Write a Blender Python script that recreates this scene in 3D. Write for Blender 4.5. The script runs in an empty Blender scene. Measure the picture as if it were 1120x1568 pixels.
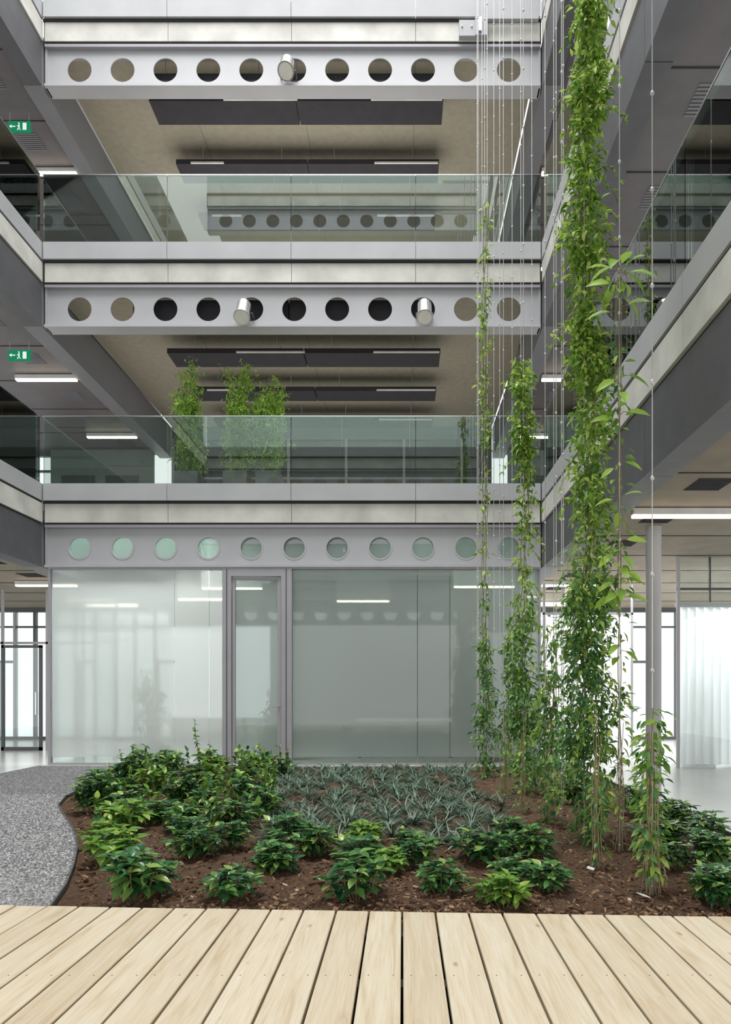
import bpy, math, random
import numpy as np
from mathutils import Vector, Matrix, noise
random.seed(7); rng=np.random.default_rng(7)
S=bpy.context.scene; COL=S.collection

# ------------------------------------------------------------------ materials
def newmat(n):
    m=bpy.data.materials.new(n); m.use_nodes=True
    nt=m.node_tree; nt.nodes.clear()
    o=nt.nodes.new('ShaderNodeOutputMaterial'); return m,nt,o
def N(nt,t,**k):
    n=nt.nodes.new(t)
    for a,b in k.items():
        if a in n.inputs.keys(): n.inputs[a].default_value=b
        else: setattr(n,a,b)
    return n
def ramp(nt,cols,fac):
    r=nt.nodes.new('ShaderNodeValToRGB'); e=r.color_ramp.elements
    while len(e)<len(cols): e.new(0.5)
    for i,(p,c) in enumerate(cols):
        e[i].position=p; e[i].color=(*c,1)
    nt.links.new(fac,r.inputs[0]); return r
def pbr(n,col,rough=.5,metal=0,var=.12,scale=3,bump=0,bscale=60,stretch=(1,1,1),spec=.5):
    m,nt,o=newmat(n); L=nt.links.new
    p=N(nt,'ShaderNodeBsdfPrincipled',Roughness=rough,Metallic=metal); p.inputs['Specular IOR Level'].default_value=spec
    g=N(nt,'ShaderNodeNewGeometry'); mp=N(nt,'ShaderNodeMapping'); mp.inputs['Scale'].default_value=stretch
    L(g.outputs['Position'],mp.inputs[0])
    t=N(nt,'ShaderNodeTexNoise',Scale=scale,Detail=6.0); L(mp.outputs[0],t.inputs['Vector'])
    a=tuple(c*(1-var) for c in col); b=tuple(min(1,c*(1+var)) for c in col)
    r=ramp(nt,[(.3,a),(.7,b)],t.outputs[0]); L(r.outputs[0],p.inputs['Base Color'])
    if bump:
        t2=N(nt,'ShaderNodeTexNoise',Scale=bscale,Detail=4.0); L(mp.outputs[0],t2.inputs['Vector'])
        b=N(nt,'ShaderNodeBump',Strength=bump,Distance=.02); L(t2.outputs[0],b.inputs['Height']); L(b.outputs[0],p.inputs['Normal'])
    L(p.outputs[0],o.inputs[0]); return m
def glass(n,tint,refl=.12):
    m,nt,o=newmat(n); L=nt.links.new
    t=N(nt,'ShaderNodeBsdfTransparent',Color=(*tint,1)); g=N(nt,'ShaderNodeBsdfGlossy',Roughness=0.0,Color=(.95,1,.98,1))
    lw=N(nt,'ShaderNodeFresnel',IOR=1.5); ad=N(nt,'ShaderNodeMath',operation='MULTIPLY_ADD'); ad.inputs[1].default_value=1.1; ad.inputs[2].default_value=refl
    L(lw.outputs[0],ad.inputs[0]); mx=N(nt,'ShaderNodeMixShader'); L(ad.outputs[0],mx.inputs[0]); L(t.outputs[0],mx.inputs[1]); L(g.outputs[0],mx.inputs[2])
    L(mx.outputs[0],o.inputs[0]); return m
def frosted(n,col,tr=.5,rough=.35,refl=.07,diff=.45):
    m,nt,o=newmat(n); L=nt.links.new
    a=N(nt,'ShaderNodeBsdfRefraction',Roughness=rough,IOR=1.03,Color=(*col,1))
    b=N(nt,'ShaderNodeBsdfTranslucent',Color=(*col,1)); c=N(nt,'ShaderNodeBsdfDiffuse',Color=(*col,1))
    m1=N(nt,'ShaderNodeMixShader',Fac=diff); L(b.outputs[0],m1.inputs[1]); L(c.outputs[0],m1.inputs[2])
    m2=N(nt,'ShaderNodeMixShader',Fac=tr); L(m1.outputs[0],m2.inputs[1]); L(a.outputs[0],m2.inputs[2])
    g=N(nt,'ShaderNodeBsdfGlossy',Roughness=.02); m3=N(nt,'ShaderNodeMixShader',Fac=refl); L(m2.outputs[0],m3.inputs[1]); L(g.outputs[0],m3.inputs[2])
    L(m3.outputs[0],o.inputs[0]); return m
def emit(n,col,s):
    m,nt,o=newmat(n); e=N(nt,'ShaderNodeEmission',Color=(*col,1),Strength=s); nt.links.new(e.outputs[0],o.inputs[0]); return m
def leafmat(n,cols,rough=.4,tl=.3):
    m,nt,o=newmat(n); L=nt.links.new
    g=N(nt,'ShaderNodeNewGeometry'); r=ramp(nt,cols,g.outputs['Random Per Island'])
    p=N(nt,'ShaderNodeBsdfPrincipled',Roughness=rough); L(r.outputs[0],p.inputs['Base Color'])
    t=N(nt,'ShaderNodeBsdfTranslucent'); L(r.outputs[0],t.inputs[0])
    mx=N(nt,'ShaderNodeMixShader',Fac=tl); L(p.outputs[0],mx.inputs[1]); L(t.outputs[0],mx.inputs[2]); L(mx.outputs[0],o.inputs[0]); return m
def islandmat(n,cols,rough=.9):
    m,nt,o=newmat(n); L=nt.links.new
    g=N(nt,'ShaderNodeNewGeometry'); r=ramp(nt,cols,g.outputs['Random Per Island'])
    p=N(nt,'ShaderNodeBsdfPrincipled',Roughness=rough); L(r.outputs[0],p.inputs['Base Color']); L(p.outputs[0],o.inputs[0]); return m

M={}
M['steel']=pbr('painted_steel',(.46,.46,.48),.45,.0,.04,2)
M['steelframe']=pbr('painted_steel_frame',(.38,.37,.40),.4,.0,.04,2)
M['sbeam']=pbr('side_beam_steel',(.21,.21,.225),.5,.0,.05,2)
M['alu']=pbr('aluminium_band',(.46,.465,.48),.65,.0,.06,1.5,spec=.2)
M['conc']=pbr('precast_concrete',(.63,.62,.58),.8,0,.16,2.2,.15,40,spec=.2)
M['clad']=pbr('dark_mesh_cladding',(.12,.12,.13),.5,.2,.1,4,.35,220)
M['gap']=pbr('shadow_gap',(.03,.03,.03),.8)
M['tan']=pbr('tan_wood_wool_ceiling',(.37,.335,.26),.9,0,.07,9,.15,150)
M['dceil']=pbr('dark_metal_ceiling',(.14,.125,.13),.5,.1,.1,3,.1,150)
M['gceil']=pbr('gallery_ceiling',(.32,.275,.215),.8,0,.1,3)
M['baffle']=pbr('acoustic_panel_dark',(.04,.037,.043),.85,0,.1,5)
M['floor']=pbr('polished_screed',(.66,.66,.64),.22,0,.05,.8)
M['white']=pbr('white_plaster',(.8,.82,.8),.8,0,.03,1)
M['wallg']=pbr('grey_green_wall',(.15,.18,.17),.6,0,.1,1)
M['dglass']=pbr('dark_office_glass',(.07,.085,.08),.08,0,.1,1)
M['dark']=pbr('dark_frame',(.10,.105,.11),.4,.3,.05,3)
M['glass']=glass('railing_glass',(.80,.86,.83),.075)
M['fglass']=glass('facade_glass',(.90,.93,.925),.04)
M['pale']=frosted('porthole_glass',(.44,.53,.49),.5,.15,.12,.6)
M['frost']=frosted('frosted_glass',(.88,.92,.91),.45,.40,.06,.3)
M['frostd']=frosted('frosted_glass_tinted',(.70,.765,.745),.55,.33,.07)
M['clear']=glass('clear_glass',(.87,.92,.9),.08)
M['lamp']=emit('lamp_tube',(1,.88,.66),9)
M['strip']=pbr('white_strip',(.75,.74,.72),.4)
M['green']=emit('exit_green',(.02,.32,.15),.7)
M['wh_e']=emit('exit_white',(.9,1,.95),.9)
M['chrome']=pbr('brushed_steel',(.75,.75,.76),.22,.85,.05,3)
M['cable']=pbr('steel_cable',(.60,.60,.58),.35,.3,.05,3)
M['lens']=pbr('lamp_lens',(.78,.76,.70),.15,.1,.05,3)
M['curt']=frosted('white_curtain',(.90,.91,.93),.12,.45,.0,.35)
M['stem']=pbr('vine_stem',(.22,.17,.08),.8)
M['drystem']=pbr('dry_stem',(.42,.35,.19),.8)
M['pot']=pbr('planter_grey',(.25,.25,.25),.6)
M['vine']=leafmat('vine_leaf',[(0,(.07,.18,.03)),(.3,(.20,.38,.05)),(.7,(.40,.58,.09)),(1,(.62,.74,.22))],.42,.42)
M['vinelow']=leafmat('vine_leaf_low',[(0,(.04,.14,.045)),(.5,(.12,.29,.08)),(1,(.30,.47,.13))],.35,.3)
M['bright']=leafmat('bright_leaf',[(0,(.25,.48,.06)),(1,(.48,.70,.12))],.4,.4)
M['shrub']=leafmat('shrub_leaf',[(0,(.022,.09,.035)),(.45,(.05,.17,.055)),(.8,(.13,.30,.07)),(1,(.38,.52,.14))],.18,.15)
M['shrub2']=leafmat('shrub_leaf_light',[(0,(.07,.2,.03)),(.5,(.17,.36,.06)),(1,(.42,.60,.10))],.25,.25)
M['blue']=leafmat('bluegreen_leaf',[(0,(.045,.095,.06)),(.6,(.115,.19,.13)),(1,(.28,.37,.27))],.42,.1)
M['flower']=leafmat('purple_flower',[(0,(.3,.05,.4)),(1,(.5,.1,.5))],.5,.3)
M['chip']=islandmat('bark_chip',[(0,(.055,.03,.018)),(.6,(.19,.105,.055)),(.93,(.34,.215,.12)),(1,(.6,.46,.32))])
M['stone']=islandmat('gravel_stone',[(0,(.17,.17,.175)),(.6,(.36,.36,.365)),(1,(.66,.66,.66))])
M['paper']=pbr('plant_label',(.85,.85,.82),.6)
M['black']=pbr('black_metal',(.02,.02,.02),.5)

# soil
m,nt,o=newmat('soil'); L=nt.links.new
g=N(nt,'ShaderNodeNewGeometry'); t=N(nt,'ShaderNodeTexNoise',Scale=34.,Detail=10.,Roughness=.8); L(g.outputs['Position'],t.inputs['Vector'])
r=ramp(nt,[(.32,(.045,.025,.015)),(.5,(.145,.08,.045)),(.72,(.34,.21,.125))],t.outputs[0])
p=N(nt,'ShaderNodeBsdfPrincipled',Roughness=.95); L(r.outputs[0],p.inputs[0]); b=N(nt,'ShaderNodeBump',Strength=1.,Distance=.02); L(t.outputs[0],b.inputs['Height']); L(b.outputs[0],p.inputs['Normal']); L(p.outputs[0],o.inputs[0]); M['soil']=m
# gravel
m,nt,o=newmat('gravel'); L=nt.links.new
g=N(nt,'ShaderNodeNewGeometry'); t=N(nt,'ShaderNodeTexVoronoi',Scale=48.); L(g.outputs['Position'],t.inputs['Vector'])
sp=N(nt,'ShaderNodeSeparateColor'); L(t.outputs['Color'],sp.inputs[0])
r=ramp(nt,[(0,(.17,.17,.175)),(.5,(.36,.36,.37)),(1,(.68,.68,.69))],sp.outputs[0])
r2=ramp(nt,[(0.1,(1,1,1)),(.75,(.25,.25,.25))],t.outputs['Distance'])
mx=N(nt,'ShaderNodeMix',data_type='RGBA',blend_type='MULTIPLY'); mx.inputs[0].default_value=1; L(r.outputs[0],mx.inputs[6]); L(r2.outputs[0],mx.inputs[7])
p=N(nt,'ShaderNodeBsdfPrincipled',Roughness=.9); L(mx.outputs[2],p.inputs[0]); b=N(nt,'ShaderNodeBump',Strength=1.,Distance=.012,invert=True); L(t.outputs['Distance'],b.inputs['Height']); L(b.outputs[0],p.inputs['Normal']); L(p.outputs[0],o.inputs[0]); M['gravel']=m
# wood
m,nt,o=newmat('larch_boards'); L=nt.links.new
g=N(nt,'ShaderNodeNewGeometry'); cm=N(nt,'ShaderNodeCombineXYZ'); mu=N(nt,'ShaderNodeMath',operation='MULTIPLY'); mu.inputs[1].default_value=57.; L(g.outputs['Random Per Island'],mu.inputs[0])
L(mu.outputs[0],cm.inputs[1]); L(mu.outputs[0],cm.inputs[2]); va=N(nt,'ShaderNodeVectorMath',operation='ADD'); L(g.outputs['Position'],va.inputs[0]); L(cm.outputs[0],va.inputs[1])
mp=N(nt,'ShaderNodeMapping'); mp.inputs['Scale'].default_value=(11,.9,1); L(va.outputs[0],mp.inputs[0])
t=N(nt,'ShaderNodeTexNoise',Scale=1.4,Detail=8.,Roughness=.55,Distortion=1.4); L(mp.outputs[0],t.inputs['Vector'])
mp2=N(nt,'ShaderNodeMapping'); mp2.inputs['Scale'].default_value=(90,3,1); L(va.outputs[0],mp2.inputs[0]); t2=N(nt,'ShaderNodeTexNoise',Scale=1.5,Detail=4.); L(mp2.outputs[0],t2.inputs['Vector'])
r=ramp(nt,[(.25,(.62,.49,.32)),(.42,(.77,.67,.50)),(.7,(.83,.77,.62))],t.outputs[0])
r2=ramp(nt,[(.3,(.90,.87,.83)),(.6,(1,1,1))],t2.outputs[0])
mx=N(nt,'ShaderNodeMix',data_type='RGBA',blend_type='MULTIPLY'); mx.inputs[0].default_value=1; L(r.outputs[0],mx.inputs[6]); L(r2.outputs[0],mx.inputs[7])
v=N(nt,'ShaderNodeTexVoronoi',Scale=1.); mp3=N(nt,'ShaderNodeMapping'); mp3.inputs['Scale'].default_value=(5,2.2,1); L(va.outputs[0],mp3.inputs[0]); L(mp3.outputs[0],v.inputs['Vector'])
r3=ramp(nt,[(.03,(.5,.32,.17)),(.08,(1,1,1))],v.outputs['Distance'])
mx2=N(nt,'ShaderNodeMix',data_type='RGBA',blend_type='MULTIPLY'); mx2.inputs[0].default_value=.7; L(mx.outputs[2],mx2.inputs[6]); L(r3.outputs[0],mx2.inputs[7])
r4=ramp(nt,[(0,(.88,.85,.81)),(1,(1,1,1))],g.outputs['Random Per Island'])
mx3=N(nt,'ShaderNodeMix',data_type='RGBA',blend_type='MULTIPLY'); mx3.inputs[0].default_value=1; L(mx2.outputs[2],mx3.inputs[6]); L(r4.outputs[0],mx3.inputs[7])
p=N(nt,'ShaderNodeBsdfPrincipled',Roughness=.6); L(mx3.outputs[2],p.inputs[0]); L(p.outputs[0],o.inputs[0]); M['wood']=m

# ------------------------------------------------------------------ mesh builder
class B:
    def __init__(s): s.v=[]; s.f=[]; s.m=[]; s.mats=[]; s.sm=[]
    def mi(s,k):
        if k not in s.mats: s.mats.append(k)
        return s.mats.index(k)
    def add(s,vs,fs,k,smooth=False):
        o=len(s.v); s.v+= [tuple(v) for v in vs]; i=s.mi(k)
        for f in fs: s.f.append([a+o for a in f]); s.m.append(i); s.sm.append(smooth)
    def box(s,x0,x1,y0,y1,z0,z1,k):
        vs=[(x,y,z) for x in (x0,x1) for y in (y0,y1) for z in (z0,z1)]
        s.add(vs,[(0,1,3,2),(4,6,7,5),(0,4,5,1),(2,3,7,6),(0,2,6,4),(1,5,7,3)],k)
    def cyl(s,p0,p1,r,k,seg=12,r1=None,smooth=True):
        r1=r if r1 is None else r1
        p0=Vector(p0);p1=Vector(p1); d=(p1-p0).normalized(); a=d.orthogonal().normalized(); b=d.cross(a)
        vs=[]
        for p,rr in((p0,r),(p1,r1)):
            for i in range(seg):
                t=2*math.pi*i/seg; vs.append(p+a*math.cos(t)*rr+b*math.sin(t)*rr)
        s.add(vs,[(i,(i+1)%seg,seg+(i+1)%seg,seg+i) for i in range(seg)],k,smooth)
        s.add(vs[:seg],[tuple(range(seg))[::-1]],k); s.add(vs[seg:],[tuple(range(seg))],k)
    def ball(s,c,r,k,n=6,sc=(1,1,1)):
        vs=[(c[0],c[1],c[2]+r*sc[2])]; fs=[]
        for i in range(1,n):
            ph=math.pi*i/n
            for j in range(2*n):
                t=math.pi*j/n; vs.append((c[0]+r*sc[0]*math.sin(ph)*math.cos(t),c[1]+r*sc[1]*math.sin(ph)*math.sin(t),c[2]+r*sc[2]*math.cos(ph)))
        vs.append((c[0],c[1],c[2]-r*sc[2])); w=2*n; e=len(vs)-1
        for j in range(w): fs.append((0,1+j,1+(j+1)%w)); fs.append((e,e-w+(j+1)%w,e-w+j))
        for i in range(n-2):
            for j in range(w): a=1+i*w+j; b=1+i*w+(j+1)%w; fs.append((a,a+w,b+w,b))
        s.add(vs,fs,k,True)
    def build(s,name,parent=None):
        me=bpy.data.meshes.new(name); me.from_pydata(s.v,[],s.f)
        for k in s.mats: me.materials.append(M[k])
        me.polygons.foreach_set('material_index',s.m); me.polygons.foreach_set('use_smooth',s.sm); me.update()
        ob=bpy.data.objects.new(name,me); COL.objects.link(ob)
        if parent: ob.parent=parent
        return ob
def empty(n,loc=(0,0,0)):
    e=bpy.data.objects.new(n,None); e.location=loc; COL.objects.link(e); return e

XL,XR,YB,YO=-6.40,2.47,12.15,1.95
YF=19.0; XW,XE=-14.0,9.0
F=[5.0,9.28,13.57,17.85]

# ------------------------------------------------------------------ ground
b=B(); b.box(XW,XL,-2,YF,-.3,0,'floor'); b.box(2.99,XE,-2,YF,-.3,0,'floor'); b.box(XL,2.99,YB-.2,YF,-.3,0,'floor')
b.box(XL,2.99,-2,YB-.2,-.4,-.25,'floor'); b.build('floor')

# deck
b=B(); pitch=.1905; w=.1785
for i in range(-36,16):
    x0=.003+i*pitch
    if x0<XL or x0+w>2.97: continue
    ye=3.92-.049*x0; ys=-1.98; c=.004; zt=.04; zb=.005
    dz=random.uniform(-.0015,.0015)
    prof=[(x0,zb),(x0,zt-c+dz),(x0+c,zt+dz),(x0+w-c,zt+dz),(x0+w,zt-c+dz),(x0+w,zb)]
    vs=[(px,ys,pz) for px,pz in prof]+[(px,ye-.049*(px-x0),pz) for px,pz in prof]
    n=6; b.add(vs,[(k,k+n,(k+1)%n+n,(k+1)%n) for k in range(n)]+[tuple(range(n)),tuple(range(n,2*n))[::-1]],'wood')
    for sy in (3.0,2.1,1.2):
        for sx in (.035,.145): b.cyl((x0+sx,sy+.04,zt+dz-.001),(x0+sx,sy+.04,zt+dz+.0008),.0035,'dark',8)
b.build('wooden_deck')
b=B()
for yy in (-1.5,-.6,.3,1.2,2.1,3.0,3.62): b.box(XL+.05,2.95,yy,yy+.08,-.25,.005,'black')
b.build('deck_joists')

# soil
def edge_x(Y):
    pts=[(3.9,-2.05),(4.09,-2.11),(4.53,-2.24),(5.03,-2.43),(5.66,-2.70),(6.2,-2.98),(6.63,-3.23),(7.34,-3.67),(7.76,-3.92),(8.4,-4.15),(9.5,-4.35),(11.3,-4.6),(12,-4.65)]
    return float(np.interp(Y,[p[0] for p in pts],[p[1] for p in pts]))
def soil_z(x,Y):
    return .05*noise.noise(Vector((x*1.3,Y*1.3,0)))+.035*noise.noise(Vector((x*7,Y*7,3)))+.018*noise.noise(Vector((x*22,Y*22,9)))-.01
nx,ny=190,190; vs=[];fs=[]
for j in range(ny+1):
    Y=3.78+(YB-.22-3.78)*j/ny; xl=edge_x(Y)+.012
    for i in range(nx+1):
        x=xl+(2.965-xl)*i/nx
        z=soil_z(x,Y)
        e=min(i,nx-i)/6; z=z*min(1,e)-.01*(e<1)
        if j<8: z=z*j/8-.03*(1-j/8)
        vs.append((x,Y,z))
for j in range(ny):
    for i in range(nx): a=j*(nx+1)+i; fs.append((a,a+1,a+nx+2,a+nx+1))
b=B(); b.add(vs,fs,'soil',True)
for _ in range(10000):
    Y=3.95+8*random.random()**2.0; xl=edge_x(Y)+.05; x=random.uniform(xl,2.9)
    z=soil_z(x,Y)
    l=random.uniform(.006,.024); wd=l*random.uniform(.3,.8); a=random.uniform(0,6.28); h=.006
    ca,sa=math.cos(a),math.sin(a); tl=random.uniform(-.01,.01)
    q=[(-l,-wd),(l,-wd*.7),(l*.9,wd),(-l*.8,wd*.8)]
    top=[(x+ca*u-sa*v2,Y+sa*u+ca*v2,z+h+tl*u/l) for u,v2 in q]; bot=[(p[0],p[1],p[2]-h*1.5) for p in top]
    b.add(top+bot,[(0,1,2,3),(0,4,5,1),(1,5,6,2),(2,6,7,3),(3,7,4,0)],'chip')
b.build('planting_bed_soil')
# gravel path
b=B(); ys=np.linspace(3.9,YB-.2,90)
vs=[];fs=[]
for j,Y in enumerate(ys):
    vs+= [(XL+.0,Y,.012),(edge_x(Y),Y,.012)]
    if j: a=2*j; fs.append((a-2,a-1,a+1,a))
b.add(vs,fs,'gravel')
for _ in range(17000):
    Y=4.08+4.5*random.random()**1.3; xr=edge_x(Y)-.02; xl=max(XL+.05,-.62*Y); 
    x=random.uniform(xl,xr); r=random.uniform(.006,.013); h=r*random.uniform(.4,.9)
    if Y<3.95-.049*x: continue
    a=random.uniform(0,1.57); z=.012+h*.3
    vv=[(x+r*math.cos(a+k*1.57)*random.uniform(.7,1.2),Y+r*math.sin(a+k*1.57)*random.uniform(.7,1.2),z) for k in range(4)]+[(x+random.uniform(-.3,.3)*r,Y+random.uniform(-.3,.3)*r,z+h)]
    b.add(vv,[(0,1,4),(1,2,4),(2,3,4),(3,0,4)],'stone')
b.build('gravel_path')
b=B(); ye=np.linspace(4.05,YB-.2,80)
for a,c in zip(ye[:-1],ye[1:]):
    xa,xc=edge_x(a),edge_x(c)
    b.add([(xa,a,-.1),(xc,c,-.1),(xc,c,.03),(xa,a,.03),(xa+.008,a,-.1),(xc+.008,c,-.1),(xc+.008,c,.03),(xa+.008,a,.03)],[(0,1,2,3),(4,7,6,5),(3,2,6,7)],'dark')
b.build('steel_edging')
b=B(); b.box(2.97,2.985,3.8,YB-.2,-.1,.03,'dark'); b.build('trim_1')

# ------------------------------------------------------------------ slabs, bands, beams
JX=[XL+.02,-4.18,-1.98,.23,XR-.02]
def panels_x(b,y0,y1,z0,z1,k,gap=.008):
    for a,c in zip(JX[:-1],JX[1:]): b.box(a+gap/2,c-gap/2,y0,y1,z0,z1,k)
def panels_y(b,x0,x1,ya,yb,z0,z1,k,gap=.008,n=5):
    st=(yb-ya)/n
    for i in range(n): b.box(x0,x1,ya+i*st+gap/2,ya+(i+1)*st-gap/2,z0,z1,k)
HOLES=[-5.80+.7705*i for i in range(11)]
def web(name,y,z0,z1,zc,mat,parent):
    cu=bpy.data.curves.new(name,'CURVE'); cu.dimensions='2D'; cu.fill_mode='BOTH'; cu.extrude=.008
    def poly(pts):
        s=cu.splines.new('POLY'); s.points.add(len(pts)-1)
        for p,q in zip(s.points,pts): p.co=(q[0],q[1],0,1)
        s.use_cyclic_u=True
    poly([(XL+.02,z0),(XR-.02,z0),(XR-.02,z1),(XL+.02,z1)])
    for hx in HOLES: poly([(hx+.215*math.cos(2*math.pi*i/48),zc+.215*math.sin(2*math.pi*i/48)) for i in range(48)])
    tmp=bpy.data.objects.new(name+'_c',cu); COL.objects.link(tmp)
    bpy.context.view_layer.update()
    dg=bpy.context.evaluated_depsgraph_get(); me=bpy.data.meshes.new_from_object(tmp.evaluated_get(dg))
    bpy.data.objects.remove(tmp)
    me.transform(Matrix.Translation((0,y,0))@Matrix.Rotation(math.pi/2,4,'X'))
    me.materials.clear(); me.materials.append(M[mat])
    ob=bpy.data.objects.new(name,me); COL.objects.link(ob); ob.parent=parent
    return ob
for li,f in enumerate(F):
    back = li<3
    for side in (['back','opp'] if back else ['opp']):
        y=YB if side=='back' else YO; d=1 if side=='back' else -1
        def Y2(a,c): return (y+d*a,y+d*c) if d>0 else (y+d*c,y+d*a)
        par=empty('balcony_floor_beam')
        b=B()
        q=Y2(-.06,.1); panels_x(b,*q,f-.30,f+.0,'alu')
        q=Y2(-.02,.1); b.box(XL,XR,*q,f-.345,f-.30,'gap')
        q=Y2(0,.3); panels_x(b,*q,f-.68,f-.34,'conc')
        q=Y2(.02,.3); b.box(XL,XR,*q,f-.71,f-.3,'gap')
        q=Y2(.02,.30); b.box(XL+.01,XR-.01,*q,f-.76,f-.71,'steelframe')
        q=Y2(.0,.28); b.box(XL+.01,XR-.01,*q,f-1.47,f-1.43,'steel')
        q=Y2(.06,.26); b.box(XL,XL+.035,*q,f-1.47,f-.7,'steel'); b.box(XR-.035,XR,*q,f-1.47,f-.7,'steel')
        b.build('edge_band',par)
        web('web_with_round_openings',y+d*.10,f-1.43,f-.76,f-1.11,'steel',par)
        b=B(); q=Y2(.3,6.8 if d>0 else 3.95); b.box(XL,XR,*q,f-.62,f-.02,'tan')
        if d>0:
            for jx in JX[1:-1]: b.box(jx-.006,jx+.006,*q,f-.624,f-.62,'sbeam')
        b.build('slab',par)
        gp=empty('glass_balustrade'); b=B()
        q=Y2(-.045,-.03)
        for a,c in zip(JX[:-1],JX[1:]): b.box(a+.006,c-.006,*q,f+.0,f+1.19,'glass')
        q=Y2(-.05,-.025); b.box(XL+.01,XR-.01,*q,f+1.19,f+1.205,'chrome')
        b.build('panes_and_rail',gp)
    if back:
        for side in('left','right'):
            x=XL if side=='left' else XR; d=-1 if side=='left' else 1
            def X2(a,c): return (x+d*a,x+d*c) if d>0 else (x+d*c,x+d*a)
            par=empty('side_gallery_edge')
            b=B(); ya,yb=YO,YB
            q=X2(-.0,.12); panels_y(b,*q,ya,yb,f-.30,f,'alu')
            q=X2(.03,.12); b.box(*q,ya,yb,f-.345,f-.30,'gap')
            q=X2(0.01,.3); panels_y(b,*q,ya,yb,f-.68,f-.34,'conc')
            q=X2(.05,.3); b.box(*q,ya,yb,f-.72,f-.3,'gap')
            q=X2(.03,.33); panels_y(b,*q,ya,yb,f-1.47,f-.72,'clad',.01,4)
            q=X2(.03,.36); b.box(*q,yb,YF,f-1.47,f-.62,'sbeam')
            b.build('edge_band',par)
            b=B(); xo=XW if d<0 else XE; x0,x1=sorted((x+d*.33,xo))
            cm='gceil' if li==0 else 'dceil'
            b.box(x0,x1,-2,YF,f-1.38,f-1.34,cm); b.box(x0,x1,-2,YF,f-.3,f-.02,'dark' if li else 'white')
            yy=-1.5
            while yy<YF:
                b.box(x0,x1,yy,yy+.02,f-1.388,f-1.38,'gap'); yy+=1.45
            for gy in (4.4,5.9,7.4,8.9,10.4,11.9,13.3,15):
                gx=x+d*.95
                for kk in range(9): b.box(gx-.2,gx+.2,gy+kk*.05,gy+kk*.05+.02,f-1.39,f-1.38,'baffle' if li==0 else 'sbeam')
            b.build('slab_and_ceiling',par)
            gp=empty('glass_balustrade'); b=B(); q=X2(.03,.045); st=(yb-ya-.1)/5
            for i in range(5): b.box(*q,ya+.05+i*st+.006,ya+.05+(i+1)*st-.006,f,f+1.19,'glass')
            q=X2(.025,.05); b.box(*q,ya+.05,yb-.06,f+1.19,f+1.205,'chrome'); b.build('panes_and_rail',gp)

# dark acoustic baffles
def baffle(x0,x1,y0,y1,z,segs,strips,h=.10):
    e=empty('acoustic_ceiling_panel'); b=B()
    n=segs; wd=(x1-x0)/n
    for i in range(n):
        b.box(x0+i*wd+.01,x0+(i+1)*wd-.01,y0,y1,z,z+h,'baffle')
        for hx in (.2,.8):
            for hy in ((y0+.08,y1-.08) if h<.2 else ((y0+y1)/2,)): b.cyl((x0+(i+hx)*wd,hy,z+h),(x0+(i+hx)*wd,hy,z+.42),.006,'cable',6)
    for a,c in strips: b.box(a,c,y0-.03,y0,z+.0,z+.03,'strip')
    b.build('panel',e)
for z,ps in ((F[2]-1.05,[(12.95,13.5),(14.5,15.05),(16.1,16.6)]),(F[1]-1.05,[(13.95,14.55),(15.7,16.25),(17.4,17.9)])):
    for i,(a,c) in enumerate(ps):
        baffle(-4.83,.78,a,c,z,2,[(-3.4,-2.0) if i==0 else (-4.5,-3.8),(-.6,.75)])
baffle(-4.95,.78,12.50,12.68,F[2]-1.06,2,[],.12)
baffle(-4.95,.78,12.50,12.85,F[1]-1.16,2,[],.36)

# rear walls of the upper bays & facades
par=empty('wall_back'); b=B()
for f,zt in ((F[0],F[1]-.62),(F[1],F[2]-.62)):
    b.box(XL,XR,YF-.1,YF,f,f+.9,'wallg'); b.box(XL,XR,YF-.1,YF,zt-.35,zt,'wallg')
    for x in np.arange(XL,XR,1.6): b.box(x,x+.07,YF-.12,YF,f+.9,zt-.35,'steelframe')
    b.box(XL,XR,YF-.11,YF,f+2.2,f+2.25,'steelframe')
    b.box(XL,XR,YF-.06,YF-.04,f+.9,zt-.35,'dglass')
    for a,c in ((-9.6,XL-.4),(XR+.4,6.5)):
        b.box(a,c,YF-.4,YF-.3,f,f+2.9,'wallg')
        for x in np.arange(a+.3,c-.9,1.2): b.box(x,x+.9,YF-.42,YF-.4,f+.4,f+2.2,'dglass')
b.build('glazed_partition',par)
def facade(name,x0,x1,y,z0,z1,step,trans=True):
    e=empty(name); b=B(); x=x0
    b.box(x0,x1,y-.06,y+.06,z0,z0+.08,'dark'); b.box(x0,x1,y-.06,y+.06,z1-.12,z1,'dark')
    b.box(x0,x1,y-.05,y+.05,z1-.55,z1-.50,'dark')
    k=0
    while x<x1:
        b.box(x,x+.06,y-.07,y+.07,z0+.08,z1-.12,'dark' if k%3 else 'steel')
        if k%4==1: b.box(x,x+step,y-.05,y+.05,z0+2.1,z0+2.17,'dark'); b.box(x+.09,x+.14,y-.05,y+.05,z0+.08,z0+2.1,'dark')
        x+=step;k+=1
    b.box(x0,x1,y-.005,y+.005,z0+.08,z1-.12,'fglass'); b.build('frames_and_glass',e)
facade('window_1',XW,XL,YF-.2,0,3.62,.55)
facade('window_2',2.6,XE,YF-.2,0,3.62,.7)
for f,n in ((F[0],3),(F[1],5)):
    facade('window_%d'%n,XW,-9.6,YF-.2,f,f+2.9,1.3); facade('window_%d'%(n+1),6.5,XE,YF-.2,f,f+2.9,1.3)
e=empty('door_2'); b=B(); dx0,dx1,dy=-8.95,-8.05,15.2
for a in (dx0,dx1-.06): b.box(a,a+.06,dy,dy+.06,0,2.35,'dark')
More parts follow.
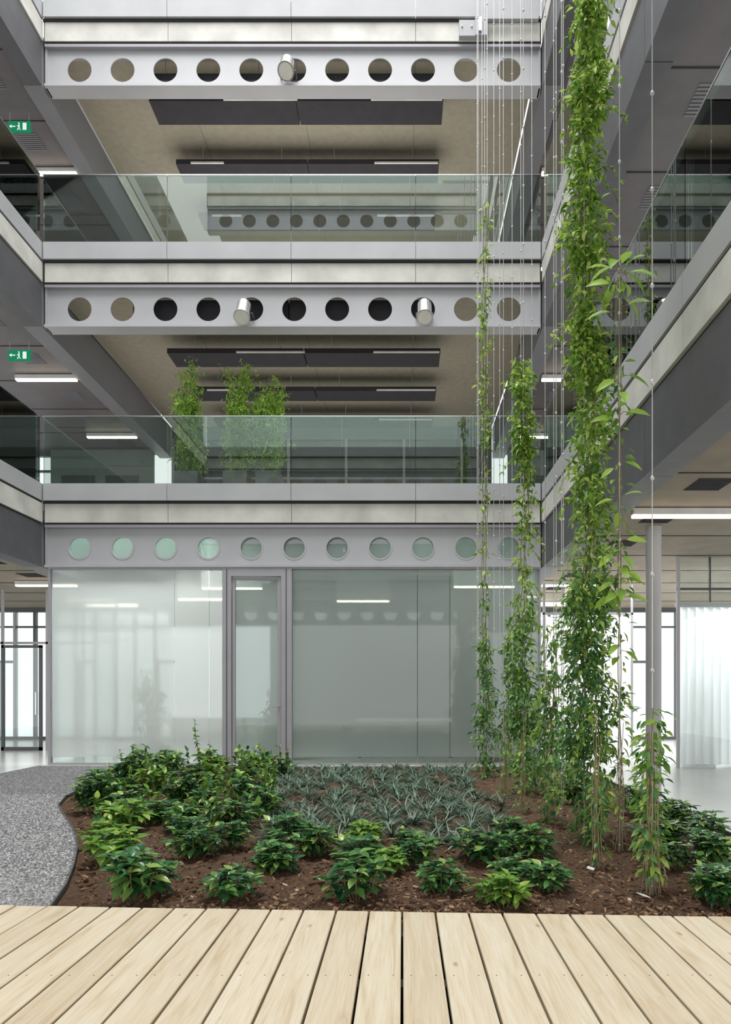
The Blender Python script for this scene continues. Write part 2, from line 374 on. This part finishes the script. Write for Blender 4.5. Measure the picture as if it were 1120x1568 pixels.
b.box(dx0,dx1,dy,dy+.06,2.29,2.35,'dark'); b.box(dx0,dx1,dy,dy+.06,0,.08,'dark'); b.box(dx0+.06,dx1-.06,dy+.02,dy+.03,.08,2.29,'fglass')
b.box(dx1-.12,dx1-.09,dy-.05,dy-.03,.8,1.3,'chrome'); b.build('leaf_and_frame',e)
b=B()
for x in (-9.6,-9.0,-8.0,-7.2,-6.45): b.box(x,x+.05,dy+.08,dy+.13,0,3.6,'steel')
b.box(-10.5,-6.4,dy+.08,dy+.13,2.38,2.43,'steel'); b.box(-10.5,-9.0,dy+.1,dy+.11,0,3.6,'fglass'); b.box(-8.0,-6.4,dy+.1,dy+.11,0,3.6,'fglass'); b.build('window_9')

# ------------------------------------------------------------------ frosted room
par=empty('frosted_glass_partition'); b=B(); y0,y1=YB+.08,YB+.10
zt=3.50
for a,c,k in ((-6.30,-4.10,'frost'),(-4.09,-3.48,'frost'),(-3.47,-3.22,'frost'),(-1.98,.26,'frostd'),(.27,.84,'frostd'),(.85,2.44,'frostd')):
    b.box(a,c,y0,y1,.14,zt,k); b.box(a,c,y0,y1,.03,.138,'clear')
b.box(-6.3,-3.22,YB+.04,YB+.14,.0,.03,'steelframe'); b.box(-1.98,2.44,YB+.04,YB+.14,.0,.03,'steelframe')
b.build('frosted_panes',par)
b=B()
b.box(-3.22,-3.06,YB+.02,YB+.16,0,zt,'steelframe'); b.box(-2.17,-1.98,YB+.02,YB+.16,0,zt,'steelframe'); b.box(-3.06,-2.17,YB+.02,YB+.16,3.37,zt,'steelframe')
b.box(-3.145,-3.135,YB+.012,YB+.02,0,zt,'gap'); b.box(-2.085,-2.075,YB+.012,YB+.02,0,zt,'gap')
b.box(-6.34,-6.30,YB+.04,YB+.14,0,zt,'steelframe'); b.box(2.44,2.47,YB+.04,YB+.14,0,zt,'steelframe')
b.box(-6.34,2.47,YB+.03,YB+.2,zt,3.535,'steelframe')
b.build('frames',par)
d=empty('door_1'); b=B()
b.box(-3.05,-3.0,YB+.06,YB+.11,.02,3.36,'steelframe'); b.box(-2.24,-2.18,YB+.06,YB+.11,.02,3.36,'steelframe'); b.box(-3.0,-2.24,YB+.06,YB+.11,3.31,3.36,'steelframe'); b.box(-3.0,-2.24,YB+.06,YB+.11,.02,.10,'steelframe')
b.box(-3.0,-2.24,YB+.08,YB+.09,.10,3.31,'frostd')
b.cyl((-2.21,YB+.03,1.05),(-2.21,YB+.06,1.05),.015,'steelframe'); b.cyl((-2.21,YB+.035,1.05),(-2.33,YB+.035,1.05),.008,'steelframe')
b.build('leaf_and_handle',d)
b=B(); b.box(XL+.02,XR-.02,YB+.16,YB+.17,F[0]-1.42,F[0]-.77,'pale')
b.build('window_7')
b=B()
for hx in HOLES:
    for i in range(36):
        t0=2*math.pi*i/36;t1=2*math.pi*(i+1)/36; zc=F[0]-1.11
        P=lambda r,t,y:(hx+r*math.cos(t),y,zc+r*math.sin(t))
        b.add([P(.215,t0,YB+.085),P(.215,t1,YB+.085),P(.19,t1,YB+.085),P(.19,t0,YB+.085),P(.19,t1,YB+.15),P(.19,t0,YB+.15),P(.215,t1,YB+.15),P(.215,t0,YB+.15)],[(0,1,2,3),(3,2,4,5),(1,0,7,6)],'steel')
b.build('porthole_rings')
b=B(); b.box(XR-.06,XR,YB+.3,YF-.1,0,3.5,'white'); b.box(-3.4,XR-.1,17.5,17.6,0,4.3,'wallg'); b.build('wall_right')
b=B(); b.box(XL,-3.4,YF-.3,YF-.2,0,.6,'white'); b.box(XL,-3.4,YF-.3,YF-.2,3.1,4.3,'wallg'); b.build('wall_low_back')
b=B(); b.box(-.9,1.0,13.5,14.1,.72,.76,'white')
for x in(-.85,.95):
    for y in(13.55,14.05): b.box(x-.03,x+.03,y-.03,y+.03,0,.72,'dark')
b.build('desk')
b=B(); b.box(-1.3,.7,14.3,14.8,0,2.3,'wallg'); b.box(-1.25,-.32,14.28,14.3,.1,1.1,'dark'); b.box(-.28,.65,14.28,14.3,.1,1.1,'dark'); b.box(-1.25,-.32,14.28,14.3,1.2,2.2,'dark'); b.box(-.28,.65,14.28,14.3,1.2,2.2,'dark'); b.build('storage_cabinet')
b=B(); b.cyl((-4.45,YB+.5,0),(-4.45,YB+.5,.32),.12,'dark',20,.14); b.build('waste_bin')

# ------------------------------------------------------------------ linear lamps
def linlamp(x0,x1,y,z,top):
    e=empty('linear_ceiling_lamp'); b=B(); b.box(x0,x1,y-.05,y+.05,z+.03,top,'strip'); b.box(x0+.01,x1-.01,y-.045,y+.045,z,z+.03,'lamp'); b.build('housing_and_tube',e)
for k,f in enumerate(F[:3]):
    for y in (8.6,14.2,17.4):
        if y>10: linlamp(XL-1.65,XL-.38,y,f-1.5,f-1.39)
        if y>10 or k==0: linlamp(XR+.42,XR+1.72,y,f-1.5,f-1.39)
for x,y in ((-5.0,15.2),(-4.0,13.6),(1.0,13.4),(-1.5,15.5)):
    linlamp(x,x+1.2,y,3.35,4.38)
# exit signs
for f in F[1:3]:
    e=empty('emergency_exit_sign'); b=B(); x,y,z=-7.20,12.8,f-1.66
    b.box(x-.21,x+.21,y,y+.03,z-.10,z+.10,'green')
    b.cyl((x-.18,y+.015,z+.10),(x-.18,y+.015,f-1.39),.006,'cable',6); b.cyl((x+.18,y+.015,z+.10),(x+.18,y+.015,f-1.39),.006,'cable',6)
    yy=y-.004
    b.box(x+.07,x+.14,yy,y,z-.065,z+.065,'wh_e')
    b.box(x-.15,x-.07,yy,y,z-.009,z+.009,'wh_e'); b.add([(x-.185,yy,z),(x-.14,yy,z-.035),(x-.14,yy,z+.035)],[(0,1,2)],'wh_e')
    b.box(x-.01,x+.012,yy,y,z-.02,z+.035,'wh_e'); b.ball((x+.0,yy,z+.055),.014,'wh_e',4); b.cyl((x,yy,z-.02),(x-.03,yy,z-.07),.007,'wh_e',6); b.cyl((x,yy,z-.02),(x+.03,yy,z-.07),.007,'wh_e',6); b.cyl((x,yy,z+.02),(x-.035,yy,z),.006,'wh_e',6)
    b.build('sign_panel',e)
# spotlights
for x,f in ((-2.04,F[2]),(-2.81,F[1]),(.385,F[1])):
    e=empty('spotlight'); b=B(); z=f-1.25
    p0=Vector((x,YB-.06,z+.12)); dr=Vector((0,-.6,-1)).normalized()
    b.cyl(p0,p0+dr*.34,.125,'chrome',28); b.cyl(p0+dr*.34,p0+dr*.365,.145,'chrome',28); b.cyl(p0+dr*.364,p0+dr*.37,.12,'lens',28)
    b.cyl(p0-dr*.03,p0,.1,'dark',20)
    b.cyl((x-.14,YB-.06,z-.02),(x-.14,YB+.09,z-.02),.015,'dark'); b.cyl((x+.14,YB-.06,z-.02),(x+.14,YB+.09,z-.02),.015,'dark'); b.cyl((x-.15,YB-.06,z-.02),(x+.15,YB-.06,z-.02),.012,'dark')
    b.build('body',e)
# bracket
b=B(); b.box(1.0,1.28,YB-.08,YB,F[2]-.66,F[2]-.38,'alu'); b.box(1.28,1.50,YB-.1,YB,F[2]-.66,F[2]-.34,'steelframe'); b.box(1.34,1.40,YB-.14,YB-.1,F[2]-.62,F[2]-.38,'chrome'); b.box(1.5,2.4,YB-.12,YB-.06,F[2]-.40,F[2]-.35,'alu')
for x in (1.05,1.22): b.ball((x,YB-.085,F[2]-.5),.02,'chrome',4)
b.build('cable_bracket')

# ------------------------------------------------------------------ right ground area
b=B()
for y in (9.6,14.4): b.cyl((3.53,y,0),(3.53,y,F[0]-1.38),.105,'steel',28)
b.build('round_steel_column')
b=B(); nx=400; vs=[];fs=[]
for i in range(nx+1):
    x=4.78+4.0*i/nx; y=11.87+.035*math.sin(x*48+2*math.sin(x*3))+.012*math.sin(x*17+1)
    vs+=[(x,y,.04),(x,y,2.78)]
    if i: a=2*i; fs.append((a-2,a,a+1,a-1))
b.add(vs,fs,'curt',True); b.box(4.75,8.8,11.83,11.91,2.78,2.84,'steel'); b.build('white_curtain')
b=B(); 
for x in (4.70,6.3,7.9): b.box(x,x+.05,11.68,11.73,0,3.62,'steel')
for x in (5.25,5.8): b.box(x,x+.03,11.68,11.71,2.84,3.62,'dark')
b.box(4.7,8.8,11.69,11.72,3.05,3.09,'dark'); b.box(4.75,8.8,11.70,11.71,.0,3.62,'fglass'); b.build('window_8')
b=B(); nx=200; vs=[];fs=[]
for i in range(nx+1):
    x=2.88+1.79*i/nx; y=14.0+.03*math.sin(x*44)
    vs+=[(x,y,.05),(x,y,2.85)]
    if i: a=2*i; fs.append((a-2,a,a+1,a-1))
b.add(vs,fs,'curt',True)
for x in np.arange(2.86,4.7,.6): b.box(x,x+.035,13.9,13.94,0,3.5,'steel')
b.box(2.86,4.7,13.9,13.94,2.88,2.92,'steel'); b.build('frosted_screen')

# ------------------------------------------------------------------ foliage
class Leaves:
    def __init__(s): s.v=[];s.f=[];s.m=[];s.n=0
    def leaf(s,p,d,n,Ln,W,curl,st,mi):
        d=d/np.linalg.norm(d); sd=np.cross(d,n); k=np.linalg.norm(sd)
        if k<1e-4: sd=np.array([1.,0,0]); k=1
        sd=sd/k; n=np.cross(sd,d)
        c=len(st)
        for t,w in st:
            mid=p+d*Ln*t-n*(curl*Ln*t*t)
            s.v.append(mid-sd*W*w*.5+n*W*w*.18); s.v.append(mid); s.v.append(mid+sd*W*w*.5+n*W*w*.18)
        for i in range(c-1):
            a=s.n+3*i; s.f+=[(a,a+1,a+4,a+3),(a+1,a+2,a+5,a+4)]; s.m+=[mi,mi]
        s.n+=3*c
    def tube(s,pts,r,mi,seg=5):
        for k,p in enumerate(pts):
            q=pts[min(k+1,len(pts)-1)]-pts[max(k-1,0)]; q=q/ (np.linalg.norm(q)+1e-9)
            a=np.cross(q,[.3,.9,.1]); a/=np.linalg.norm(a)+1e-9; bb=np.cross(q,a)
            for j in range(seg): t=2*math.pi*j/seg; s.v.append(p+(a*math.cos(t)+bb*math.sin(t))*r)
            if k:
                o=s.n+(k-1)*seg
                for j in range(seg): s.f.append((o+j,o+(j+1)%seg,o+seg+(j+1)%seg,o+seg+j)); s.m.append(mi)
        s.n+=seg*len(pts)
    def mesh(s,name,mats):
        me=bpy.data.meshes.new(name); me.from_pydata([tuple(a) for a in s.v],[],s.f)
        for k in mats: me.materials.append(M[k])
        me.polygons.foreach_set('material_index',s.m); me.polygons.foreach_set('use_smooth',[True]*len(s.f)); me.update(); return me
    def obj(s,name,mats,parent=None):
        ob=bpy.data.objects.new(name,s.mesh(name,mats)); COL.objects.link(ob)
        if parent: ob.parent=parent
        return ob
ST3=[(0,.1),(.3,1.),(.65,.75),(1,.02)]
ST5=[(0,.08),(.18,.65),(.42,1.),(.72,.72),(1,.02)]
BL=[(0,.7),(.35,1),(.7,.7),(1,.05)]
UP=np.array([0,0,1.])
def rv(s=1): return rng.normal(size=3)*s
def vine(name,x,y,prof,n,size,mats,shoots=0,wob=.05):
    """prof: list of (z,radius,density)"""
    Lv=Leaves(); zs=np.array([p[0] for p in prof]); rs=np.array([p[1] for p in prof]); ds=np.array([p[2] for p in prof])
    grid=np.linspace(zs[0],zs[-1],400); dens=np.interp(grid,zs,ds)*(.45+.6*np.abs(np.sin(grid*2.9+x*7)*np.cos(grid*1.1+x))+.15*np.sin(grid*9)); dens=np.clip(dens,.02,9); cdf=np.cumsum(dens); cdf/=cdf[-1]
    def cx(z): return np.array([x+wob*math.sin(z*1.7+x*5)+wob*.6*math.sin(z*4.9+x),y+wob*math.cos(z*1.3),z])
    for k in range(3):
        ph=k*2.1; pts=[cx(z)+np.array([.035*math.cos(z*3+ph),.035*math.sin(z*3+ph),0]) for z in np.linspace(0,zs[-1]*.98,60)]
        Lv.tube(pts,.005,2)
    ncl=max(1,n//6)
    for i in range(ncl):
        z=np.interp(rng.random(),cdf,grid); R=np.interp(z,zs,rs)*(0.6+.65*abs(math.sin(z*5.3+x)*math.sin(z*2.1)))
        a=rng.random()*6.283; rr=R*math.sqrt(rng.random())
        c=cx(z)+np.array([rr*math.cos(a),rr*math.sin(a),rng.normal()*.05]); out=np.array([math.cos(a),math.sin(a),0])
        for j in range(6):
            dd=out*.7+rv(.65)+np.array([0,0,-.55]); nn=UP+out*.5+rv(.4)
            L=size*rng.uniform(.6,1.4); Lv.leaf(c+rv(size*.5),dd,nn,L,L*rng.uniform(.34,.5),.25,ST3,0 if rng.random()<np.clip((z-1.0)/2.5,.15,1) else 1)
    for i in range(shoots):
        z=rng.uniform(zs[0]+.4,zs[-1]); R=np.interp(z,zs,rs); a=rng.random()*6.283; out=np.array([math.cos(a),math.sin(a),0])
        p=cx(z)+out*R*.6; ln=rng.uniform(.1,.24); pts=[p+out*ln*t+np.array([0,0,-ln*.9*t*t]) for t in np.linspace(0,1,6)]
        Lv.tube(pts,.002,2,3)
        for q in pts[1:]:
            for _ in range(3):
                L=size*rng.uniform(.6,1.1); Lv.leaf(q,out*.5+rv(.6)-UP*.5,UP+rv(.4),L,L*.4,.2,ST3,0)
    return Lv.obj(name,mats)
vm=['vine','vinelow','stem','bright']
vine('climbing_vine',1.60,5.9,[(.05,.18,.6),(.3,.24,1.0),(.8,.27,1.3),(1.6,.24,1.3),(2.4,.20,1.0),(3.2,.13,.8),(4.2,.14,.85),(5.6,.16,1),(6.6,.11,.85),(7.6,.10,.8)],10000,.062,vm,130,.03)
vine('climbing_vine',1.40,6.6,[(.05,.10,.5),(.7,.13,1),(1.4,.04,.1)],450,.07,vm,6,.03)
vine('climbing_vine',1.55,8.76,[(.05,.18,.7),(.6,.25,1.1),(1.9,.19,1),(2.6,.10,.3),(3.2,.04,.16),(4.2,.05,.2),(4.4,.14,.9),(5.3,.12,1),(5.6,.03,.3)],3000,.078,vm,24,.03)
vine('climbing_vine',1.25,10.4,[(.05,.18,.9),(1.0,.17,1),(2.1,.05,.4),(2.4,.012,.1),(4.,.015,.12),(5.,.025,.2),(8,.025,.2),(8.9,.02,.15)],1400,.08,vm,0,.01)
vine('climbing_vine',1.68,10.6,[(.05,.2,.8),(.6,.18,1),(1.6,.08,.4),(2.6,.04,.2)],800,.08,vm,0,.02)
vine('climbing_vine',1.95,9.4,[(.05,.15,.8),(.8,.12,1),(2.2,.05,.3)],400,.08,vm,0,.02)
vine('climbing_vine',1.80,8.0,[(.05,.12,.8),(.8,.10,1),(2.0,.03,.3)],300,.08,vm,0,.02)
def bigleaf(name,x,y,clusters,prof_n,zr,size,dry=0):
    Lv=Leaves()
    for k in range(2): Lv.tube([np.array([x+.012*math.cos(z*4+k*3),y+.012*math.sin(z*4+k*3),z]) for z in np.linspace(0,zr[1],50)],.004,2)
    for z,n,s in clusters:
        for j in range(n):
            a=j*2.4+z; out=np.array([math.cos(a),math.sin(a),0]); p=np.array([x,y,z+rng.normal()*.05])
            q=p+out*s*.35+UP*.02; Lv.tube([p,(p+q)/2+UP*.02,q],.003,2,4)
            Lv.leaf(q,out+UP*rng.uniform(-.6,.15),UP*.6+rv(.15)-np.array([0,.8,0]),s*rng.uniform(.85,1.2),s*.40,.3,ST5,3)
    for i in range(prof_n):
        z=rng.uniform(*zr); a=rng.random()*6.28; out=np.array([math.cos(a),math.sin(a),0])
        L=size*rng.uniform(.6,1.2); Lv.leaf(np.array([x,y,z])+out*.03*(1+2*rng.random()),out+rv(.4)-UP*.4,UP+rv(.3),L,L*.42,.3,ST5,1 if rng.random()<.6 else 0)
    for k in range(dry):
        a=rng.random()*6.28; R=rng.uniform(.01,.09); zt=rng.uniform(.4,1.2); a2=rng.random()*6.28; R2=rng.uniform(0,.05)
        Lv.tube([np.array([x+R*(1-t)*math.cos(a)+R2*t*math.cos(a2)+.012*math.sin(9*t+k),y+R*(1-t)*math.sin(a)+.012*math.cos(6*t+k),zt*t]) for t in np.linspace(0,1,12)],.0022,4,4)
    return Lv.obj(name,['vine','vinelow','stem','bright','drystem'])
bigleaf('broadleaf_climber',1.78,5.6,[(4.72,11,.22),(4.45,4,.20),(3.72,5,.19),(3.60,4,.18),(3.1,2,.14),(2.85,3,.15),(2.45,7,.17),(2.1,9,.18),(2.25,5,.16),(1.6,3,.14)],190,(.15,4.7),.085,6)
bigleaf('broadleaf_climber',1.61,4.4,[],260,(.12,1.2),.075,12)
bigleaf('broadleaf_climber',1.80,5.0,[],150,(.1,1.0),.08,8)
for xx,yy in ((1.45,5.1),(1.3,7.4),(1.25,8.3),(1.5,7.0)):
    bigleaf('dry_stems',xx,yy,[],90,(.05,.7),.065,9)
# ground shrubs: variants
def shrub_mesh(name,seed,mats,R=.23,H=.27,stems=13,ll=.105):
    global rng
    old=rng; rng=np.random.default_rng(seed); Lv=Leaves()
    for i in range(stems):
        a=i*2.39996; rr=R*math.sqrt((i+.5)/stems)*.8*rng.uniform(.8,1.25); hh=H*(1-.45*(rr/R)**2)*rng.uniform(.7,1.2)
        tip=np.array([rr*math.cos(a),rr*math.sin(a),hh]); base=np.array([rr*.25*math.cos(a),rr*.25*math.sin(a),-.03])
        mid=(tip+base)/2+np.array([math.cos(a),math.sin(a),0])*.02
        Lv.tube([base,mid,tip],.004,1,5)
        for tier,(tt,nl,up) in enumerate(((1,6,.45),(.82,5,.05),(.55,4,-.15))):
            c=base+(tip-base)*tt
            for j in range(nl):
                b=j*6.283/nl+rng.random()*.7+tier; o=np.array([math.cos(b),math.sin(b),up+rng.normal()*.2])
                L=ll*rng.uniform(.7,1.2); Lv.leaf(c,o,UP+rv(.15),L,L*rng.uniform(.46,.58),.3,ST5,0)
    rng=old; return Lv.mesh(name,mats)
SH=[shrub_mesh('shrub_mesh_%d'%i,i+20,['shrub','stem'],stems=10+i*2) for i in range(5)]
SL=[shrub_mesh('light_shrub_mesh_%d'%i,i+40,['shrub2','stem'],H=.25) for i in range(2)]
pos=[(-1.68,4.33,.46),(-1.07,4.30,.36),(-.29,4.28,.46),(.25,4.4,.36),(.62,4.14,.36,1),(.95,4.48,.38),(1.93,4.2,.36),(.75,4.72,.32),
(-2.2,5.22,.48,1),(-1.62,5.35,.42),(-.93,4.94,.38),(-.71,5.43,.42),(-1.0,5.3,.34),(-.32,5.13,.40),(-.10,5.0,.30,1),(.116,5.2,.38),(.62,5.33,.42),(.82,5.5,.30),(1.05,5.43,.36),(-.32,5.75,.38,1),(.05,5.7,.30),
(2.04,5.03,.34),(2.36,5.22,.38),(2.2,5.7,.42),(2.63,5.9,.44),(2.62,6.5,.44),(2.1,4.5,.32),(2.5,4.75,.38),(2.45,7.2,.44),
(-3.35,7.4,.52),(-3.25,7.95,.48),(-2.64,6.47,.50,1),(-2.38,6.79,.42),(-1.85,5.9,.42),(-2.05,6.4,.42),(-1.56,6.47,.46),(-1.45,5.75,.34),(-1.02,6.04,.42),(-1.48,7.3,.42),(-2.9,7.2,.42),(-2.1,7.3,.44),(-3.24,8.76,.52,1),(-3.75,8.5,.5),(-2.66,8.7,.5),(-2.2,9.4,.48),(-1.9,10.4,.5),(-2.86,10.4,.54,1),(-3.55,10.4,.54),(-4.0,9.9,.5),(-2.4,11.2,.5),(-3.2,11.3,.55),(-3.9,11.3,.55),(-1.95,8.3,.42),(-2.7,9.5,.5,1),(-3.4,9.6,.5),(-2.55,7.9,.44),(-4.2,10.9,.5),
(-2.5,5.7,.36,1),(.95,6.0,.34),(2.0,8.,.42),(2.3,9.,.42)]
for i,p in enumerate(pos):
    light=len(p)>3; me=random.choice(SL if light else SH); s=p[2]/.455
    ob=bpy.data.objects.new('leafy_shrub',me); COL.objects.link(ob); ob.location=(p[0],p[1],.0); ob.scale=(s,s,s*random.uniform(.82,1.02)*(1.08 if p[1]>7 else .93)); ob.rotation_euler=(random.uniform(-.06,.06),random.uniform(-.06,.06),random.uniform(0,6.28))
Lv=Leaves()
for _ in range(110):
    Y=rng.uniform(6.0,11.7); x=rng.uniform(edge_x(Y)+.15,-1.3-.13*(Y-7)); h=rng.uniform(.15,.5)*(1 if Y>7 else .65)
    tip=np.array([x+rng.normal()*.06,Y+rng.normal()*.06,h]); Lv.tube([np.array([x,Y,-.03]),tip*.5+np.array([x,Y,0])*.5,tip],.004,2,4)
    for k in range(18):
        t=rng.uniform(.3,1.02); q=np.array([x,Y,0])*(1-t)+tip*t; L=rng.uniform(.045,.10); Lv.leaf(q,rv(1)+UP*.2,UP+rv(.3),L,L*.6,.2,ST5,int(rng.random()<.6))
    if rng.random()<.06:
        for k in range(5): Lv.leaf(tip+rv(.015),rv(1)+UP,UP+rv(.5),.03,.025,.1,ST3,3)
x,Y=-3.2,10.6
Lv.tube([np.array([x+.03*math.sin(z*6),Y,z]) for z in np.linspace(0,.85,12)],.005,2)
for k in range(34): z=rng.uniform(.3,.88); Lv.leaf(np.array([x+.03*math.sin(z*6),Y,z]),rv(1),UP+rv(.3),.07,.035,.2,ST3,1)
Lv.obj('flowering_perennials',['shrub','shrub2','stem','flower'])
Lv=Leaves()
Y=5.95
while Y<11.8:
    x=-1.25-.2*(Y-6)+rng.random()*.2
    while x<.95+.03*(Y-6):
        px,py=x+rng.normal()*.08,Y+rng.normal()*.09; sc=rng.uniform(.7,1.2)
        if rng.random()<.9:
          for k in range(28):
            a=rng.random()*6.28; o=np.array([math.cos(a),math.sin(a),0]); L=rng.uniform(.11,.23)*sc
            Lv.leaf(np.array([px,py,-.01])+o*.015,o*.6+UP*rng.uniform(.5,1.4),UP-o*.2+rv(.1),L,.014,.6,BL,0)
        x+=rng.uniform(.15,.28)
    Y+=.21
for cx,cy in ((.5,5.8),(.2,5.9),(.75,5.75),(2.2,6.2),(2.5,6.9),(2.3,7.8)):
    for k in range(40):
        a=rng.random()*6.28; o=np.array([math.cos(a),math.sin(a),0]); L=rng.uniform(.13,.26); Lv.leaf(np.array([cx,cy,-.01])+o*.02,o*.7+UP*rng.uniform(.5,1.2),UP-o*.2+rv(.1),L,.018,.55,BL,0)
Lv.obj('bluegreen_grass_tufts',['blue'])
def bamboo(x,y,z0,h,R,n=2300,mats=('vine','bright','stem'),seed=1):
    e=empty('potted_bamboo',(x,y,z0)); b=B()
    b.box(-.22,.22,-.22,.22,0,.38,'pot'); b.box(-.2,.2,-.2,.2,.38,.385,'soil'); b.build('planter_box',e)
    Lv=Leaves(); canes=[]
    for k in range(9):
        a=k*.7+seed; R0=R*rng.uniform(.2,.85); hh=h*rng.uniform(.62,1.0)
        pts=[np.array([R0*math.cos(a)*t**1.4+.03*math.sin(5*t+k),R0*math.sin(a)*t**1.4,.36+(hh-.36)*t]) for t in np.linspace(0,1,10)]; canes.append(pts); Lv.tube(pts,.006,2,4)
    for k in range(n//7):
        pts=canes[rng.integers(0,9)]; t=rng.uniform(.12,1)*9; i0=min(8,int(t)); c=pts[i0]+(pts[i0+1]-pts[i0])*(t-i0)
        rad=.13*(1.1-t/12); c=c+rv(rad)*np.array([1,1,.8])
        for j in range(7):
            L=rng.uniform(.05,.10); Lv.leaf(c+rv(.04),rv(.7)-UP*.4,UP+rv(.4),L,L*.3,.25,ST3,int(rng.random()<.5))
    Lv.obj('foliage',list(mats),e)
for k,(x,h,R) in enumerate(((-4.0,2.6,.34),(-3.1,2.5,.34),(-2.5,2.4,.34))): bamboo(x,12.8,F[0],h,R,3800,seed=k)
bamboo(-4.9,13.2,0,1.9,.35,1500,('vinelow','vinelow','stem')); bamboo(1.6,12.9,0,2.2,.3,1500,('vinelow','vinelow','stem')); bamboo(-2.5,13.2,0,1.4,.25,1000,('vinelow','vinelow','stem'))
bamboo(5.4,12.45,0,2.1,.26,2600,('vinelow','vinelow','stem'))

# ------------------------------------------------------------------ cables
cb=[(1.30,11.9),(1.33,12.0),(1.36,11.7),(1.40,11.3),(1.47,11.0),(1.25,10.4),(1.55,10.9),(1.55,10.5),(1.62,10.1),(1.68,9.7),(1.55,8.76),(1.78,9.4),(1.90,9.1),(1.95,8.8),(1.80,8.0),(1.86,7.9),(1.70,7.3),(1.57,5.9),(1.78,5.6),(1.61,4.4)]
e=empty('climbing_cables')
b=B()
for i,(x,y) in enumerate(cb):
    top=F[2]+.6 if y>11.8 else 15.19
    b.cyl((x,y,-.04),(x,y,top),.005 if y>7 else .0038,'cable',6)
    st=.62 if y<7 else .75; z=.3+(i%5)*.13
    while z<top:
        b.ball((x,y,z),.014,'cable',4,(1,1,1.2)); z+=st
    b.cyl((x,y,-.05),(x,y,.05),.012,'chrome',8)
b.build('cables',e)
b=B(); 
for y in (4.4,5.6,5.9,7.3,7.9,8.,8.76,8.8,9.1,9.4,9.7,10.1,10.4,10.5,10.9,11.,11.3,11.7): b.box(1.1,2.47,y-.015,y+.015,15.2,15.26,'steel')
b.box(2.35,2.47,4.2,11.9,15.1,15.2,'steel'); b.box(2.38,2.47,11.6,11.7,13.57,15.1,'steel'); b.box(2.38,2.47,4.6,4.7,13.57,15.1,'steel')
b.build('cable_support_frame')
for x,y in ((-.55,4.62),(1.5,4.25),(.45,6.2),(1.35,4.9)):
    b=B(); b.box(-.05,.05,-.025,.025,0,.004,'paper'); o_=b.build('plant_label'); o_.location=(x,y,.035); o_.rotation_euler=(.25,.1,random.random()*3)

# ------------------------------------------------------------------ light
w=bpy.data.worlds.new('overcast_sky'); S.world=w; w.use_nodes=True; bg=w.node_tree.nodes['Background']; bg.inputs[0].default_value=(.98,.985,1,1); bg.inputs[1].default_value=1.45
def area(n,loc,rot,sx,sy,p,col=(1,1,1)):
    l=bpy.data.lights.new(n,'AREA'); l.shape='RECTANGLE'; l.size=sx; l.size_y=sy; l.energy=p; l.color=col
    o=bpy.data.objects.new(n,l); o.location=loc; o.rotation_euler=rot; COL.objects.link(o); return o
area('skylight_lamp',(-2,6,27),(0,0,0),12,12,4400,(1,.99,.98))
area('bay_ceiling_fill',(-2,15.5,F[1]+.3),(math.pi,0,0),7,5,170,(1,.98,.94))  # added fill washing the bay ceilings, no fixture there
area('bay_ceiling_fill',(-2,15.5,F[0]+.3),(math.pi,0,0),7,5,90,(1,.98,.94))
for f in F[1:3]:
    area('gallery_ceiling_fill',(4.5,9,f-4.0),(math.pi,0,0),3,12,55,(1,.98,.97))  # added fill aimed up to lift the dark side galleries
    area('gallery_ceiling_fill',(-8.5,12,f-4.0),(math.pi,0,0),3,12,65,(1,.98,.97))
area('room_fill',(-4.8,12.76,4.35),(0,0,0),2.8,.6,150)  # fill added out of view behind the glass to brighten the frosted panes
area('room_fill',(.8,12.76,4.35),(0,0,0),2.5,.5,25)
area('curtain_back_fill',(6.3,14.,3.58),(0,0,0),3,3.2,240)  # added fill, brightens the curtain and screen from behind
area('curtain_back_fill',(3.7,16.2,3.58),(0,0,0),1.4,2.5,120)
s=bpy.data.lights.new('sun','SUN'); s.energy=2.0; s.angle=math.radians(60); so=bpy.data.objects.new('sun',s); so.rotation_euler=(math.radians(22),math.radians(-8),0); so.location=(0,0,25); COL.objects.link(so)

# ------------------------------------------------------------------ camera
cam=bpy.data.cameras.new('camera'); co=bpy.data.objects.new('camera',cam); COL.objects.link(co)
co.location=(0,0,1.3); co.rotation_euler=(math.pi/2,0,0)
cam.sensor_fit='VERTICAL'; cam.sensor_height=36; cam.sensor_width=36; cam.lens=24
cam.shift_x=-57/1568; cam.shift_y=276/1568; cam.clip_end=200
S.camera=co
S.view_settings.view_transform='Standard'; S.view_settings.look='None'; S.view_settings.exposure=0.0
